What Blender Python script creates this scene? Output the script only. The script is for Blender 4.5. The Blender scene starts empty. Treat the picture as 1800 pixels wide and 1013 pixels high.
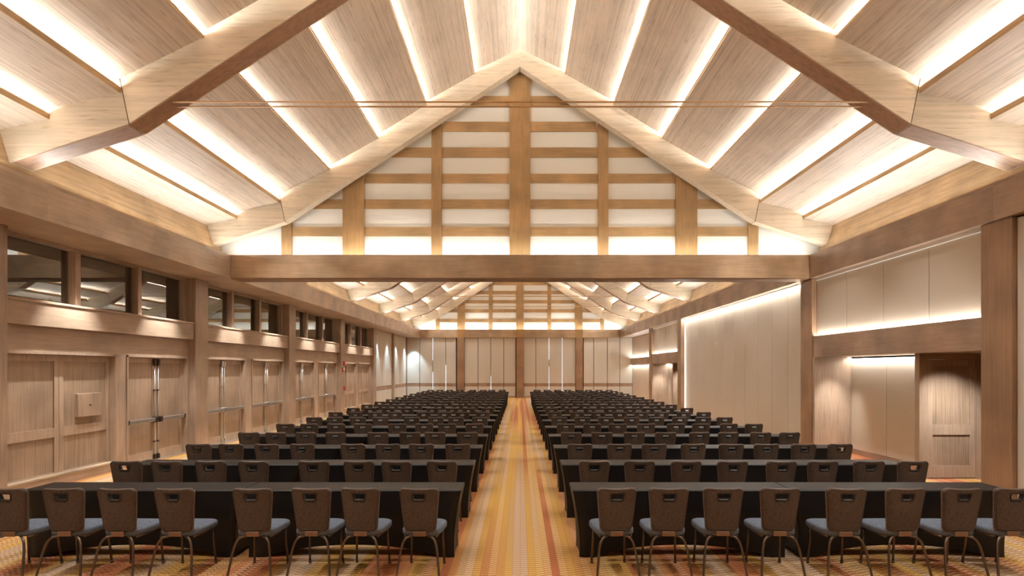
import bpy, bmesh, math, random
from mathutils import Vector, Matrix

random.seed(7)
SC = bpy.context.scene
COL = SC.collection

# ------------------------------------------------------------------ camera, world, exposure
CAM_H = 2.10
cam_d = bpy.data.cameras.new('camera')
cam_d.lens = 20.0
cam_d.sensor_width = 36.0
cam_d.sensor_fit = 'HORIZONTAL'
cam_d.shift_x = -14.0 / 1800.0
cam_d.shift_y = 142.5 / 1800.0
cam_d.clip_start = 0.05
cam_d.clip_end = 200
cam = bpy.data.objects.new('camera', cam_d)
cam.location = (0, 0, CAM_H)
cam.rotation_euler = (math.radians(90), 0, 0)
COL.objects.link(cam)
SC.camera = cam

world = bpy.data.worlds.new('world')
SC.world = world
world.use_nodes = True
world.node_tree.nodes['Background'].inputs[0].default_value = (1.0, 0.93, 0.84, 1)
world.node_tree.nodes['Background'].inputs[1].default_value = 0.0

SC.view_settings.view_transform = 'Standard'
SC.view_settings.look = 'None'
SC.view_settings.gamma = 1.0
SC.view_settings.use_curve_mapping = False
SC.view_settings.exposure = 1.45

# light levels (watts per metre of strip, or per lamp)
W_COVE = 8.5
W_BEAM = 5.5
W_DOWN = 140.0
W_GABLE = 2.2
W_WALL = 4.5
W_SOFFIT = 260.0
WARM = (0.945, 0.985, 0.985)
NEUT = (0.97, 0.99, 0.98)
COOL = (0.58, 0.82, 1.0)

# ------------------------------------------------------------------ room grid (metres, Y = depth)
P = 5.83                      # bay length
COL_Y = [14.33 + P * k for k in (-3, -2, -1, 0, 1, 2, 3)] + [36.8]
COL_D = 0.575                 # column depth
Y_BACK, Y_FAR = -3.2, 41.5
BX = 7.30                     # inner face of side beams
BZ0, BZ1 = 4.39, 4.98         # beam bottom and top
LX = -8.17                    # inner face of columns by the doors
RX = 7.35                     # inner face of columns by the panels
WALL_LX = -8.35
TRUSS_Y = [14.5 + P * k for k in (-3, -2, -1)] + [14.5 + P * k for k in (1, 2, 3)] + [37.3]
TRUSS_T = 0.40
# panel cross sections: (outer x, outer z, inner x, inner z), for one slope
PANELS = [(7.94, 5.75, 7.19, 5.91), (7.28, 6.05, 6.10, 6.31), (6.22, 6.47, 4.84, 7.15),
          (4.87, 7.22, 3.61, 7.94), (3.64, 8.02, 2.38, 8.80), (2.42, 8.86, 1.16, 9.58),
          (1.17, 9.65, 0.0, 10.22)]

# ------------------------------------------------------------------ materials
def new_mat(name):
    m = bpy.data.materials.new(name)
    m.use_nodes = True
    nt = m.node_tree
    return m, nt, nt.nodes['Principled BSDF']

def nd(nt, kind, **kw):
    n = nt.nodes.new(kind)
    for k, v in kw.items():
        setattr(n, k, v)
    return n

def ramp(nt, stops, interp='LINEAR'):
    r = nd(nt, 'ShaderNodeValToRGB')
    r.color_ramp.interpolation = interp
    els = r.color_ramp.elements
    while len(els) < len(stops):
        els.new(0.5)
    for e, (p, c) in zip(els, stops):
        e.position = p
        e.color = (c[0], c[1], c[2], 1)
    return r

def mul(c, k):
    return tuple(min(1, x * k) for x in c)

def wood(name, base, axis, rough=0.42, across=26.0, along=0.9, dark=0.72, light=1.12, blotch=0.25, knots=False, spec=0.4):
    m, nt, b = new_mat(name)
    tc = nd(nt, 'ShaderNodeTexCoord')
    oi = nd(nt, 'ShaderNodeObjectInfo')
    off = nd(nt, 'ShaderNodeVectorMath', operation='MULTIPLY_ADD')
    comb = nd(nt, 'ShaderNodeCombineXYZ')
    for i in range(3):
        nt.links.new(oi.outputs['Random'], comb.inputs[i])
    off.inputs[1].default_value = (37.0, 53.0, 71.0)
    nt.links.new(comb.outputs[0], off.inputs[0])
    nt.links.new(tc.outputs['Object'], off.inputs[2])
    mp = nd(nt, 'ShaderNodeMapping')
    s = [across, across, across]
    s['XYZ'.index(axis)] = along
    mp.inputs['Scale'].default_value = s
    nt.links.new(off.outputs[0], mp.inputs['Vector'])
    n1 = nd(nt, 'ShaderNodeTexNoise')
    n1.inputs['Scale'].default_value = 1.0
    n1.inputs['Detail'].default_value = 4.0
    n1.inputs['Roughness'].default_value = 0.6
    nt.links.new(mp.outputs[0], n1.inputs['Vector'])
    r1 = ramp(nt, [(0.30, mul(base, dark)), (0.52, base), (0.72, mul(base, light))])
    nt.links.new(n1.outputs['Fac'], r1.inputs[0])
    n2 = nd(nt, 'ShaderNodeTexNoise')
    n2.inputs['Scale'].default_value = 1.3
    n2.inputs['Detail'].default_value = 3.0
    nt.links.new(off.outputs[0], n2.inputs['Vector'])
    r2 = ramp(nt, [(0.32, (1 - blotch,) * 3), (0.68, (1.0 + blotch * 0.3,) * 3)])
    nt.links.new(n2.outputs['Fac'], r2.inputs[0])
    mx = nd(nt, 'ShaderNodeMixRGB', blend_type='MULTIPLY')
    mx.inputs[0].default_value = 1.0
    nt.links.new(r1.outputs[0], mx.inputs[1])
    nt.links.new(r2.outputs[0], mx.inputs[2])
    outc = mx.outputs[0]
    if knots:                                            # short dark flecks of bamboo-like veneer
        mp2 = nd(nt, 'ShaderNodeMapping')
        s2 = [34.0] * 3
        s2['XYZ'.index(axis)] = 3.2
        mp2.inputs['Scale'].default_value = s2
        nt.links.new(off.outputs[0], mp2.inputs['Vector'])
        n3 = nd(nt, 'ShaderNodeTexNoise')
        n3.inputs['Scale'].default_value = 1.0
        n3.inputs['Detail'].default_value = 1.0
        nt.links.new(mp2.outputs[0], n3.inputs['Vector'])
        r3 = ramp(nt, [(0.58, (1, 1, 1)), (0.76, (0.80, 0.74, 0.69))])
        nt.links.new(n3.outputs['Fac'], r3.inputs[0])
        mx2 = nd(nt, 'ShaderNodeMixRGB', blend_type='MULTIPLY')
        mx2.inputs[0].default_value = 1.0
        nt.links.new(outc, mx2.inputs[1])
        nt.links.new(r3.outputs[0], mx2.inputs[2])
        outc = mx2.outputs[0]
    nt.links.new(outc, b.inputs['Base Color'])
    b.inputs['Roughness'].default_value = rough
    b.inputs['Specular IOR Level'].default_value = spec
    return m

def fabric(name, base, rough=0.85, scale=220.0, var=0.12, bump=0.15, sheen=0.0, blotch=0.0):
    m, nt, b = new_mat(name)
    tc = nd(nt, 'ShaderNodeTexCoord')
    n1 = nd(nt, 'ShaderNodeTexNoise')
    n1.inputs['Scale'].default_value = scale
    n1.inputs['Detail'].default_value = 2.0
    nt.links.new(tc.outputs['Object'], n1.inputs['Vector'])
    r1 = ramp(nt, [(0.3, mul(base, 1 - var)), (0.7, mul(base, 1 + var))])
    nt.links.new(n1.outputs['Fac'], r1.inputs[0])
    nt.links.new(r1.outputs[0], b.inputs['Base Color'])
    b.inputs['Roughness'].default_value = rough
    b.inputs['Specular IOR Level'].default_value = 0.25
    if sheen:
        b.inputs['Sheen Weight'].default_value = sheen
        b.inputs['Sheen Roughness'].default_value = 0.5
    if bump:
        bp = nd(nt, 'ShaderNodeBump')
        bp.inputs['Strength'].default_value = bump
        bp.inputs['Distance'].default_value = 0.002
        nt.links.new(n1.outputs['Fac'], bp.inputs['Height'])
        nt.links.new(bp.outputs[0], b.inputs['Normal'])
    return m

def plain(name, c, rough=0.5, metal=0.0, spec=0.5):
    m, nt, b = new_mat(name)
    tc = nd(nt, 'ShaderNodeTexCoord')
    n1 = nd(nt, 'ShaderNodeTexNoise')
    n1.inputs['Scale'].default_value = 9.0
    nt.links.new(tc.outputs['Object'], n1.inputs['Vector'])
    r1 = ramp(nt, [(0.3, mul(c, 0.94)), (0.7, mul(c, 1.04))])
    nt.links.new(n1.outputs['Fac'], r1.inputs[0])
    nt.links.new(r1.outputs[0], b.inputs['Base Color'])
    b.inputs['Roughness'].default_value = rough
    b.inputs['Metallic'].default_value = metal
    b.inputs['Specular IOR Level'].default_value = spec
    return m

def weave(name, c1, c2, rough=0.9):
    """heathered upholstery: short horizontal and vertical yarn flecks"""
    m, nt, b = new_mat(name)
    tc = nd(nt, 'ShaderNodeTexCoord')
    outs = []
    for sc in ((60, 60, 260), (260, 260, 60)):
        mp = nd(nt, 'ShaderNodeMapping')
        mp.inputs['Scale'].default_value = sc
        nt.links.new(tc.outputs['Object'], mp.inputs['Vector'])
        n = nd(nt, 'ShaderNodeTexNoise')
        n.inputs['Scale'].default_value = 1.0
        n.inputs['Detail'].default_value = 1.0
        nt.links.new(mp.outputs[0], n.inputs['Vector'])
        outs.append(n.outputs['Fac'])
    ad = nd(nt, 'ShaderNodeMath', operation='ADD')
    nt.links.new(outs[0], ad.inputs[0])
    nt.links.new(outs[1], ad.inputs[1])
    hf = nd(nt, 'ShaderNodeMath', operation='MULTIPLY')
    hf.inputs[1].default_value = 0.5
    nt.links.new(ad.outputs[0], hf.inputs[0])
    r = ramp(nt, [(0.38, c1), (0.62, c2)])
    nt.links.new(hf.outputs[0], r.inputs[0])
    nt.links.new(r.outputs[0], b.inputs['Base Color'])
    b.inputs['Roughness'].default_value = rough
    b.inputs['Specular IOR Level'].default_value = 0.2
    return m

def carpet_mat():
    m, nt, b = new_mat('striped_carpet')
    tc = nd(nt, 'ShaderNodeTexCoord')
    sx = nd(nt, 'ShaderNodeSeparateXYZ')
    nt.links.new(tc.outputs['Object'], sx.inputs[0])
    def mth(op, a, bb=None, c=None):
        n = nd(nt, 'ShaderNodeMath', operation=op)
        for i, v in enumerate((a, bb, c)):
            if v is None:
                continue
            if isinstance(v, (int, float)):
                n.inputs[i].default_value = v
            else:
                nt.links.new(v, n.inputs[i])
        return n.outputs[0]
    X, Y = sx.outputs[0], sx.outputs[1]
    sw = 0.082
    q = mth('DIVIDE', X, sw)
    idx = mth('FLOOR', q)
    frac = mth('FRACT', q)
    # broad colour bands, constant across one stripe
    nz = nd(nt, 'ShaderNodeTexNoise', noise_dimensions='2D')
    nz.inputs['Scale'].default_value = 1.0
    nz.inputs['Detail'].default_value = 1.5
    cv = nd(nt, 'ShaderNodeCombineXYZ')
    nt.links.new(mth('MULTIPLY', idx, 0.21), cv.inputs[0])
    nt.links.new(mth('MULTIPLY', Y, 0.05), cv.inputs[1])
    nt.links.new(cv.outputs[0], nz.inputs['Vector'])
    wn = nd(nt, 'ShaderNodeTexWhiteNoise', noise_dimensions='1D')
    nt.links.new(idx, wn.inputs['W'])
    t = mth('MULTIPLY_ADD', wn.outputs['Value'], 0.13, mth('SUBTRACT', nz.outputs['Fac'], 0.065))
    r = ramp(nt, [(0.32, (0.40, 0.14, 0.06)), (0.41, (0.45, 0.19, 0.075)), (0.46, (0.50, 0.26, 0.085)),
                  (0.54, (0.55, 0.325, 0.085)), (0.60, (0.48, 0.30, 0.15)), (0.70, (0.52, 0.36, 0.24))])
    nt.links.new(t, r.inputs[0])
    # rippled weft: short wavy ribs across each stripe
    wob = mth('MULTIPLY', mth('SINE', mth('MULTIPLY', frac, 6.283)), 0.16)
    ph = mth('ADD', mth('ADD', mth('DIVIDE', Y, 0.062), wob), mth('MULTIPLY', wn.outputs['Value'], 7.0))
    rib = mth('FRACT', ph)
    dk = ramp(nt, [(0.0, (0.42, 0.30, 0.24)), (0.22, (0.55, 0.42, 0.34)), (0.40, (1, 1, 1)), (0.80, (1, 1, 1)),
                   (0.92, (1.0, 0.98, 0.95))])
    nt.links.new(rib, dk.inputs[0])
    mx = nd(nt, 'ShaderNodeMixRGB', blend_type='MULTIPLY')
    nt.links.new(mth('MULTIPLY_ADD', wn.outputs['Value'], 0.5, 0.5), mx.inputs[0])
    nt.links.new(r.outputs[0], mx.inputs[1])
    nt.links.new(dk.outputs[0], mx.inputs[2])
    # light ribs on some stripes
    wn2 = nd(nt, 'ShaderNodeTexWhiteNoise', noise_dimensions='1D')
    nt.links.new(mth('ADD', idx, 91.3), wn2.inputs['W'])
    lt = mth('MULTIPLY', mth('GREATER_THAN', wn2.outputs['Value'], 0.66), mth('GREATER_THAN', rib, 0.68))
    mx2 = nd(nt, 'ShaderNodeMixRGB')
    nt.links.new(mth('MULTIPLY', lt, 0.55), mx2.inputs[0])
    nt.links.new(mx.outputs[0], mx2.inputs[1])
    mx2.inputs[2].default_value = (0.74, 0.56, 0.36, 1)
    # seam between stripes
    edge = mth('LESS_THAN', frac, 0.07)
    mx3 = nd(nt, 'ShaderNodeMixRGB', blend_type='MULTIPLY')
    nt.links.new(mth('MULTIPLY', edge, 0.5), mx3.inputs[0])
    nt.links.new(mx2.outputs[0], mx3.inputs[1])
    mx3.inputs[2].default_value = (0.72, 0.5, 0.36, 1)
    nt.links.new(mx3.outputs[0], b.inputs['Base Color'])
    b.inputs['Roughness'].default_value = 0.95
    b.inputs['Specular IOR Level'].default_value = 0.1
    bp = nd(nt, 'ShaderNodeBump')
    bp.inputs['Strength'].default_value = 0.35
    bp.inputs['Distance'].default_value = 0.004
    nt.links.new(rib, bp.inputs['Height'])
    nt.links.new(bp.outputs[0], b.inputs['Normal'])
    return m

def glass_mat():
    m = bpy.data.materials.new('clerestory_glass')
    m.use_nodes = True
    nt = m.node_tree
    nt.nodes.clear()
    out = nd(nt, 'ShaderNodeOutputMaterial')
    tr = nd(nt, 'ShaderNodeBsdfTransparent')
    tr.inputs[0].default_value = (0.55, 0.5, 0.44, 1)
    gl = nd(nt, 'ShaderNodeBsdfGlossy')
    gl.inputs['Roughness'].default_value = 0.01
    gl.inputs[0].default_value = (0.95, 0.97, 0.95, 1)
    lw = nd(nt, 'ShaderNodeFresnel')
    lw.inputs['IOR'].default_value = 3.0
    mix = nd(nt, 'ShaderNodeMixShader')
    nt.links.new(lw.outputs[0], mix.inputs[0])
    nt.links.new(tr.outputs[0], mix.inputs[1])
    nt.links.new(gl.outputs[0], mix.inputs[2])
    nt.links.new(mix.outputs[0], out.inputs[0])
    return m

def emit(name, c, s):
    m = bpy.data.materials.new(name)
    m.use_nodes = True
    nt = m.node_tree
    nt.nodes.clear()
    out = nd(nt, 'ShaderNodeOutputMaterial')
    e = nd(nt, 'ShaderNodeEmission')
    e.inputs[0].default_value = (*c, 1)
    e.inputs[1].default_value = s
    nt.links.new(e.outputs[0], out.inputs[0])
    return m

CEIL_C = (0.62, 0.50, 0.39)
WALL_C = (0.40, 0.275, 0.19)
GAB_C = (0.43, 0.26, 0.115)
COL_C = (0.34, 0.20, 0.115)
M = {
    'ceil': wood('ceiling_veneer', CEIL_C, 'Y', 0.5, across=22, along=0.3, dark=0.72, light=1.10, blotch=0.10, knots=True, spec=0.3),
    'truss': wood('truss_veneer', (0.62, 0.50, 0.36), 'X', 0.5, across=15, along=0.5, dark=0.80, light=1.10, blotch=0.10, knots=True, spec=0.3),
    'soffit': wood('truss_soffit_shade', (0.40, 0.24, 0.15), 'X', 0.5, across=15, along=0.5, dark=0.75, light=1.1, blotch=0.1),  # darker brown paints in the shade under the trusses
    'lip': wood('cove_lip_wood', (0.56, 0.36, 0.18), 'Y', 0.5),
    'frieze': wood('frieze_wood', (0.55, 0.37, 0.20), 'Y', 0.45, across=14, along=0.4, knots=True),
    'beam_y': wood('beam_wood_long', (0.38, 0.25, 0.17), 'Y', 0.4, across=22, along=1.6, dark=0.86, light=1.08, blotch=0.32),
    'beam_l': wood('beam_wood_pale', (0.54, 0.40, 0.29), 'Y', 0.4, across=22, along=1.6, dark=0.86, light=1.08, blotch=0.28),
    'beam_x': wood('beam_wood_cross', (0.45, 0.30, 0.18), 'X', 0.4, across=22, along=1.2, dark=0.84, light=1.08, blotch=0.32),
    'wall_y': wood('wall_wood_long', WALL_C, 'Y', 0.33, across=26, along=1.4, dark=0.84, light=1.1, blotch=0.22, spec=0.5),
    'wall_z': wood('wall_wood_upright', WALL_C, 'Z', 0.35, across=46, along=1.3, dark=0.70, light=1.14, blotch=0.22, spec=0.5),
    'door_z': wood('door_wood_upright', (0.43, 0.30, 0.21), 'Z', 0.35, across=60, along=1.2, dark=0.68, light=1.14, blotch=0.18, spec=0.5),
    'inset_z': wood('inset_wood_upright', (0.36, 0.245, 0.165), 'Z', 0.38, across=70, along=1.0, dark=0.62, light=1.2, blotch=0.25, spec=0.5),
    'bead': wood('bead_wood', (0.50, 0.38, 0.27), 'Y', 0.4),
    'col_z': wood('column_wood', COL_C, 'Z', 0.38, across=34, along=1.0, dark=0.82, light=1.1, blotch=0.28),
    'gab_x': wood('gable_rail_wood', GAB_C, 'X', 0.45, across=24, along=1.6, dark=0.80, light=1.12, blotch=0.28),
    'gab_z': wood('gable_post_wood', (0.41, 0.24, 0.10), 'Z', 0.45, across=24, along=1.4, dark=0.80, light=1.12, blotch=0.30),
    'rail': wood('far_rail_wood', (0.40, 0.25, 0.16), 'Z', 0.5, across=18, along=2.0),
    'white': fabric('gable_white_panel', (0.74, 0.71, 0.64), 0.8, 60, 0.03, 0.0),
    'panel': fabric('beige_wall_fabric', (0.52, 0.43, 0.33), 0.8, 160, 0.05, 0.1),
    'pale': fabric('pale_wall_fabric', (0.56, 0.50, 0.42), 0.8, 160, 0.05, 0.1),
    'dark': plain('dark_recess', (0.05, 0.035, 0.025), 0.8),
    'carpet': carpet_mat(),
    'glass': glass_mat(),
    'copper': plain('copper_rod', (0.50, 0.29, 0.13), 0.4, 0.3),
    'steel': plain('brushed_steel', (0.62, 0.60, 0.57), 0.3, 0.9),
    'bronze': plain('dark_bronze', (0.055, 0.035, 0.025), 0.4, 0.6),
    'leg': plain('chair_leg_metal', (0.15, 0.105, 0.075), 0.32, 0.85),
    'back': weave('chair_brown_fabric', (0.055, 0.039, 0.031), (0.13, 0.096, 0.077)),
    'seat': weave('chair_grey_fabric', (0.075, 0.085, 0.105), (0.17, 0.19, 0.23)),
    'pipe': plain('chair_piping', (0.06, 0.036, 0.026), 0.5),
    'edge': plain('chair_highlight_trim', (0.16, 0.11, 0.085), 0.35),  # edge band toned lighter to paint in its highlight
    'plate': plain('chair_plate', (0.20, 0.10, 0.05), 0.5),
    'rubber': plain('black_plastic', (0.012, 0.010, 0.010), 0.4),
    'cloth': fabric('black_table_cover', (0.011, 0.0092, 0.0078), 0.45, 300, 0.1, 0.05),
    'red': plain('alarm_red', (0.50, 0.03, 0.02), 0.4),
    'offwhite': plain('alarm_white', (0.8, 0.78, 0.74), 0.4),
    'daylight': emit('daylight_gap', (0.8, 0.92, 1.0), 0.8),
}

# ------------------------------------------------------------------ mesh helpers
def tag(o, label=None, cat=None, group=None, kind=None):
    if label:
        o['label'] = label
    if cat:
        o['category'] = cat
    if group:
        o['group'] = group
    if kind:
        o['kind'] = kind
    return o

def empty(name, loc=(0, 0, 0)):
    o = bpy.data.objects.new(name, None)
    o.empty_display_size = 0.1
    o.location = loc
    COL.objects.link(o)
    return o

def world_loc(o):
    v = Vector((0, 0, 0))
    while o is not None:
        v += Vector(o.location)
        o = o.parent
    return v

class MB:
    """collects shapes in world coordinates; build() makes one mesh object"""
    def __init__(self):
        self.v, self.f, self.smooth = [], [], []

    def add(self, verts, faces, smooth=False):
        n = len(self.v)
        self.v += [tuple(p) for p in verts]
        self.f += [[i + n for i in f] for f in faces]
        self.smooth += [smooth] * len(faces)
        return self

    def box(self, x0, x1, y0, y1, z0, z1, ch=0.0):
        if x1 < x0: x0, x1 = x1, x0
        if y1 < y0: y0, y1 = y1, y0
        if z1 < z0: z0, z1 = z1, z0
        if ch <= 0:
            vs = [(x, y, z) for x in (x0, x1) for y in (y0, y1) for z in (z0, z1)]
            fs = [[0, 1, 3, 2], [4, 6, 7, 5], [0, 4, 5, 1], [2, 3, 7, 6], [0, 2, 6, 4], [1, 5, 7, 3]]
            return self.add(vs, fs)
        bm = bmesh.new()
        bmesh.ops.create_cube(bm, size=1.0)
        bmesh.ops.scale(bm, vec=(x1 - x0, y1 - y0, z1 - z0), verts=bm.verts)
        bmesh.ops.translate(bm, vec=((x0 + x1) / 2, (y0 + y1) / 2, (z0 + z1) / 2), verts=bm.verts)
        bmesh.ops.bevel(bm, geom=bm.edges[:], offset=ch, segments=1, affect='EDGES', profile=0.5)
        bm.verts.ensure_lookup_table()
        bm.verts.index_update()
        self.add([v.co[:] for v in bm.verts], [[v.index for v in f.verts] for f in bm.faces])
        bm.free()
        return self

    def prism(self, poly, y0, y1):
        """polygon in XZ extruded along Y"""
        n = len(poly)
        vs = [(x, y0, z) for x, z in poly] + [(x, y1, z) for x, z in poly]
        fs = [list(range(n)), list(range(2 * n - 1, n - 1, -1))]
        fs += [[i, i + n, (i + 1) % n + n, (i + 1) % n] for i in range(n)]
        return self.add(vs, fs)

    def tube(self, pts, r, n=8, caps=True, closed=False):
        pts = [Vector(p) for p in pts]
        rings = []
        prev = None
        m = len(pts)
        for i, p in enumerate(pts):
            if closed:
                t = (pts[(i + 1) % m] - pts[i - 1]).normalized()
            else:
                t = (pts[min(i + 1, m - 1)] - pts[max(i - 1, 0)]).normalized()
            if prev is None:
                a = Vector((0, 0, 1)) if abs(t.z) < 0.9 else Vector((1, 0, 0))
                u = t.cross(a).normalized()
            else:
                u = (prev - t * prev.dot(t)).normalized()
            prev = u
            w = t.cross(u)
            rr = r[i] if isinstance(r, (list, tuple)) else r
            rings.append([p + (u * math.cos(2 * math.pi * k / n) + w * math.sin(2 * math.pi * k / n)) * rr for k in range(n)])
        vs = [q for ring in rings for q in ring]
        fs = []
        for i in range(m if closed else m - 1):
            a, b2 = i * n, ((i + 1) % m) * n
            fs += [[a + k, a + (k + 1) % n, b2 + (k + 1) % n, b2 + k] for k in range(n)]
        if caps and not closed:
            fs += [list(range(n))[::-1], [(m - 1) * n + k for k in range(n)]]
        return self.add(vs, fs, True)

    def mesh(self, name, off=(0, 0, 0)):
        me = bpy.data.meshes.new(name)
        ox, oy, oz = off
        me.from_pydata([(x - ox, y - oy, z - oz) for x, y, z in self.v], [], self.f)
        bm = bmesh.new()
        bm.from_mesh(me)
        bmesh.ops.recalc_face_normals(bm, faces=bm.faces)
        bm.to_mesh(me)
        bm.free()
        me.polygons.foreach_set('use_smooth', self.smooth)
        me.update()
        return me

    def build(self, name, mat, parent=None):
        off = world_loc(parent) if parent else (0, 0, 0)
        me = self.mesh(name, off)
        me.materials.append(M[mat])
        o = bpy.data.objects.new(name, me)
        COL.objects.link(o)
        if parent:
            o.parent = parent
        return o

def box(name, mat, parent, x0, x1, y0, y1, z0, z1, ch=0.0):
    return MB().box(x0, x1, y0, y1, z0, z1, ch).build(name, mat, parent)

def strip_lamp(name, center, direction, along, length, width, watts, color, spread=180):
    """a rectangular light: an LED strip lying along one axis"""
    ld = bpy.data.lights.new(name, 'AREA')
    ld.shape = 'RECTANGLE'
    ld.size = length
    ld.size_y = width
    ld.energy = watts
    ld.color = color
    ld.spread = math.radians(spread)
    o = bpy.data.objects.new(name, ld)
    z = -Vector(direction).normalized()
    x = Vector(along).normalized()
    y = z.cross(x).normalized()
    x = y.cross(z)
    mt = Matrix((x, y, z)).transposed().to_4x4()
    mt.translation = Vector(center)
    o.matrix_world = mt
    COL.objects.link(o)
    return o

def spot_lamp(name, loc, target, watts, color, angle=60, blend=0.6, radius=0.04):
    ld = bpy.data.lights.new(name, 'SPOT')
    ld.energy = watts
    ld.color = color
    ld.spot_size = math.radians(angle)
    ld.spot_blend = blend
    ld.shadow_soft_size = radius
    o = bpy.data.objects.new(name, ld)
    d = Vector(target) - Vector(loc)
    o.rotation_euler = d.to_track_quat('-Z', 'Y').to_euler()
    o.location = loc
    COL.objects.link(o)
    return o

ORD = ['first', 'second', 'third', 'fourth', 'fifth', 'sixth', 'seventh', 'eighth', 'ninth']

# ------------------------------------------------------------------ floor and shell
fl = box('floor', 'carpet', None, -11, 11, Y_BACK - 0.3, Y_FAR + 2.0, -0.12, 0.0)
tag(fl, 'gold and rust striped carpet with rippled weave', 'floor', kind='structure')

wb = empty('wall_back', (0, Y_BACK, 0))
tag(wb, 'beige fabric wall closing the rear of the hall', 'wall', kind='structure')
box('backing', 'panel', wb, -9.0, 9.0, Y_BACK - 0.2, Y_BACK, 0, 10.6)

# ------------------------------------------------------------------ ceiling: lapped panels with light coves
ceil = empty('ceiling', (0, 14.5, 5.75))
tag(ceil, 'pitched ceiling of lapped pale wood panels with light coves', 'ceiling', kind='structure')
t_all = sorted(TRUSS_Y + [14.42])
spans = []
ys = [Y_BACK] + [y + (TRUSS_T if abs(y - 14.42) > 0.01 else 0.42) for y in t_all]
ye = t_all + [41.59]
spans = list(zip(ys, ye))
SL = 0.026
for (ya, yb) in spans:
    for s in (-1, 1):
        for i, (xo, zo, xi, zi) in enumerate(PANELS):
            dx, dz = xi - xo, zi - zo
            L = math.hypot(dx, dz)
            ux, uz = dx / L, dz / L
            ext = 0.0 if i == 0 else 0.26
            nx, nz = -uz, ux          # upward normal for this slope (pointing up / outward)
            if nz < 0:
                nx, nz = -nx, -nz
            ax, az = xo - ux * ext, zo - uz * ext
            poly = [(ax, az), (xi, zi), (xi + nx * SL, zi + nz * SL), (ax + nx * SL, az + nz * SL)]
            p = MB().prism([(s * x, z) for x, z in poly], ya, yb).build('ceiling_panel', 'ceil', ceil)
            if i == len(PANELS) - 1:
                continue
            lip_h = 0.085 if i < 2 else 0.045
            MB().prism([(s * x, z) for x, z in [(xi, zi - 0.004), (xi - 0.018, zi - 0.004),
                       (xi - 0.018, zi + lip_h), (xi, zi + lip_h)]], ya, yb).build('cove_lip', 'lip', p)
            # LED strip lying on the panel behind its lip
            cx, cz = xi + 0.07, zi - 0.07 * (zi - zo) / (xo - xi) + SL + 0.03
            nxt = PANELS[i + 1]
            ang = math.atan2(nxt[3] - nxt[1], nxt[0] - nxt[2]) + math.radians(8 if i < 5 else 42)
            strip_lamp('cove_led', (s * cx, (ya + yb) / 2, cz), (-s * math.cos(ang), 0, math.sin(ang)), (0, 1, 0),
                       yb - ya - 0.1, 0.03, W_COVE * (0.5 if i < 2 else 1.0) * (yb - ya), WARM)
    # frieze boards above the side beams
    for s in (-1, 1):
        MB().prism([(s * x, z) for x, z in [(7.79, 4.93), (7.79, 5.25), (7.945, 5.77), (7.98, 5.77), (7.83, 5.25), (7.83, 4.93)]],
                   ya, yb + (0.40 if yb < 41 else 0.45)).build('frieze_board', 'frieze', ceil)
        strip_lamp('beam_uplight', (s * 7.55, (ya + yb) / 2, BZ1 + 0.015), (-s * 0.75, 0, 1), (0, 1, 0),
                   yb - ya - 0.1, 0.06, W_BEAM * (yb - ya), WARM)

# recessed downlights in the ceiling panels, two rows on each slope
for (ya, yb) in spans:
    for fy in (0.25, 0.75):
        yy = ya + (yb - ya) * fy
        for s in (-1, 1):
            for i in (2, 4):
                xo, zo, xi, zi = PANELS[i]
                fx_ = 0.45
                lx, lz = xo + (xi - xo) * fx_, zo + (zi - zo) * fx_
                spot_lamp('ceiling_downlight', (s * lx, yy, lz - 0.02), (s * lx, yy, 0), W_DOWN, WARM, 80, 0.5, 0.05)

# ------------------------------------------------------------------ trusses with tie rods
def under(x):
    x = abs(x)
    if x >= 5.96:
        return 5.25 + (7.79 - x) * (5.84 - 5.25) / (7.79 - 5.96)
    return 9.77 - x * (9.77 - 5.84) / 5.96

def under_x(z):
    if z <= 5.84:
        return 7.79 - (z - 5.25) * (7.79 - 5.96) / (5.84 - 5.25)
    return (9.77 - z) * 5.96 / (9.77 - 5.84)

def truss(y0, y1, label, rods=True):
    t = empty('roof_truss', (0, y0, 5.25))
    tag(t, label, 'truss', 'roof trusses under the pitched ceiling')
    rise = 0.62
    for s in (-1, 1):
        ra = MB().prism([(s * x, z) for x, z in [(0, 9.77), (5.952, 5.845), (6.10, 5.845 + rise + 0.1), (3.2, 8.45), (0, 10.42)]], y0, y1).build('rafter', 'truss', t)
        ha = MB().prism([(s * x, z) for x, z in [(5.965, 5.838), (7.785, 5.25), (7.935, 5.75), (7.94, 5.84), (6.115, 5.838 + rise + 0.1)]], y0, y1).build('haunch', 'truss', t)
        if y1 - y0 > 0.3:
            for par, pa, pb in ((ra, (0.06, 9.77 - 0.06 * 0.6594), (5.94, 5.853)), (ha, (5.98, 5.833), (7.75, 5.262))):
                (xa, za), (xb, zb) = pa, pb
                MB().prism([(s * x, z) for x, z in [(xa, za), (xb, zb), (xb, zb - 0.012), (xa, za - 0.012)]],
                           y0 + 0.02, y1 - 0.035).build('soffit_board', 'soffit', par)  # underside board coloured dark to stand for missing light
    if rods:
        for dy in (0.10, 0.26):
            r = MB().tube([(-5.56, y0 + dy, 6.22), (5.56, y0 + dy, 6.22)], 0.0135, 8).build('tie_rod', 'copper', t)
    return t

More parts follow.
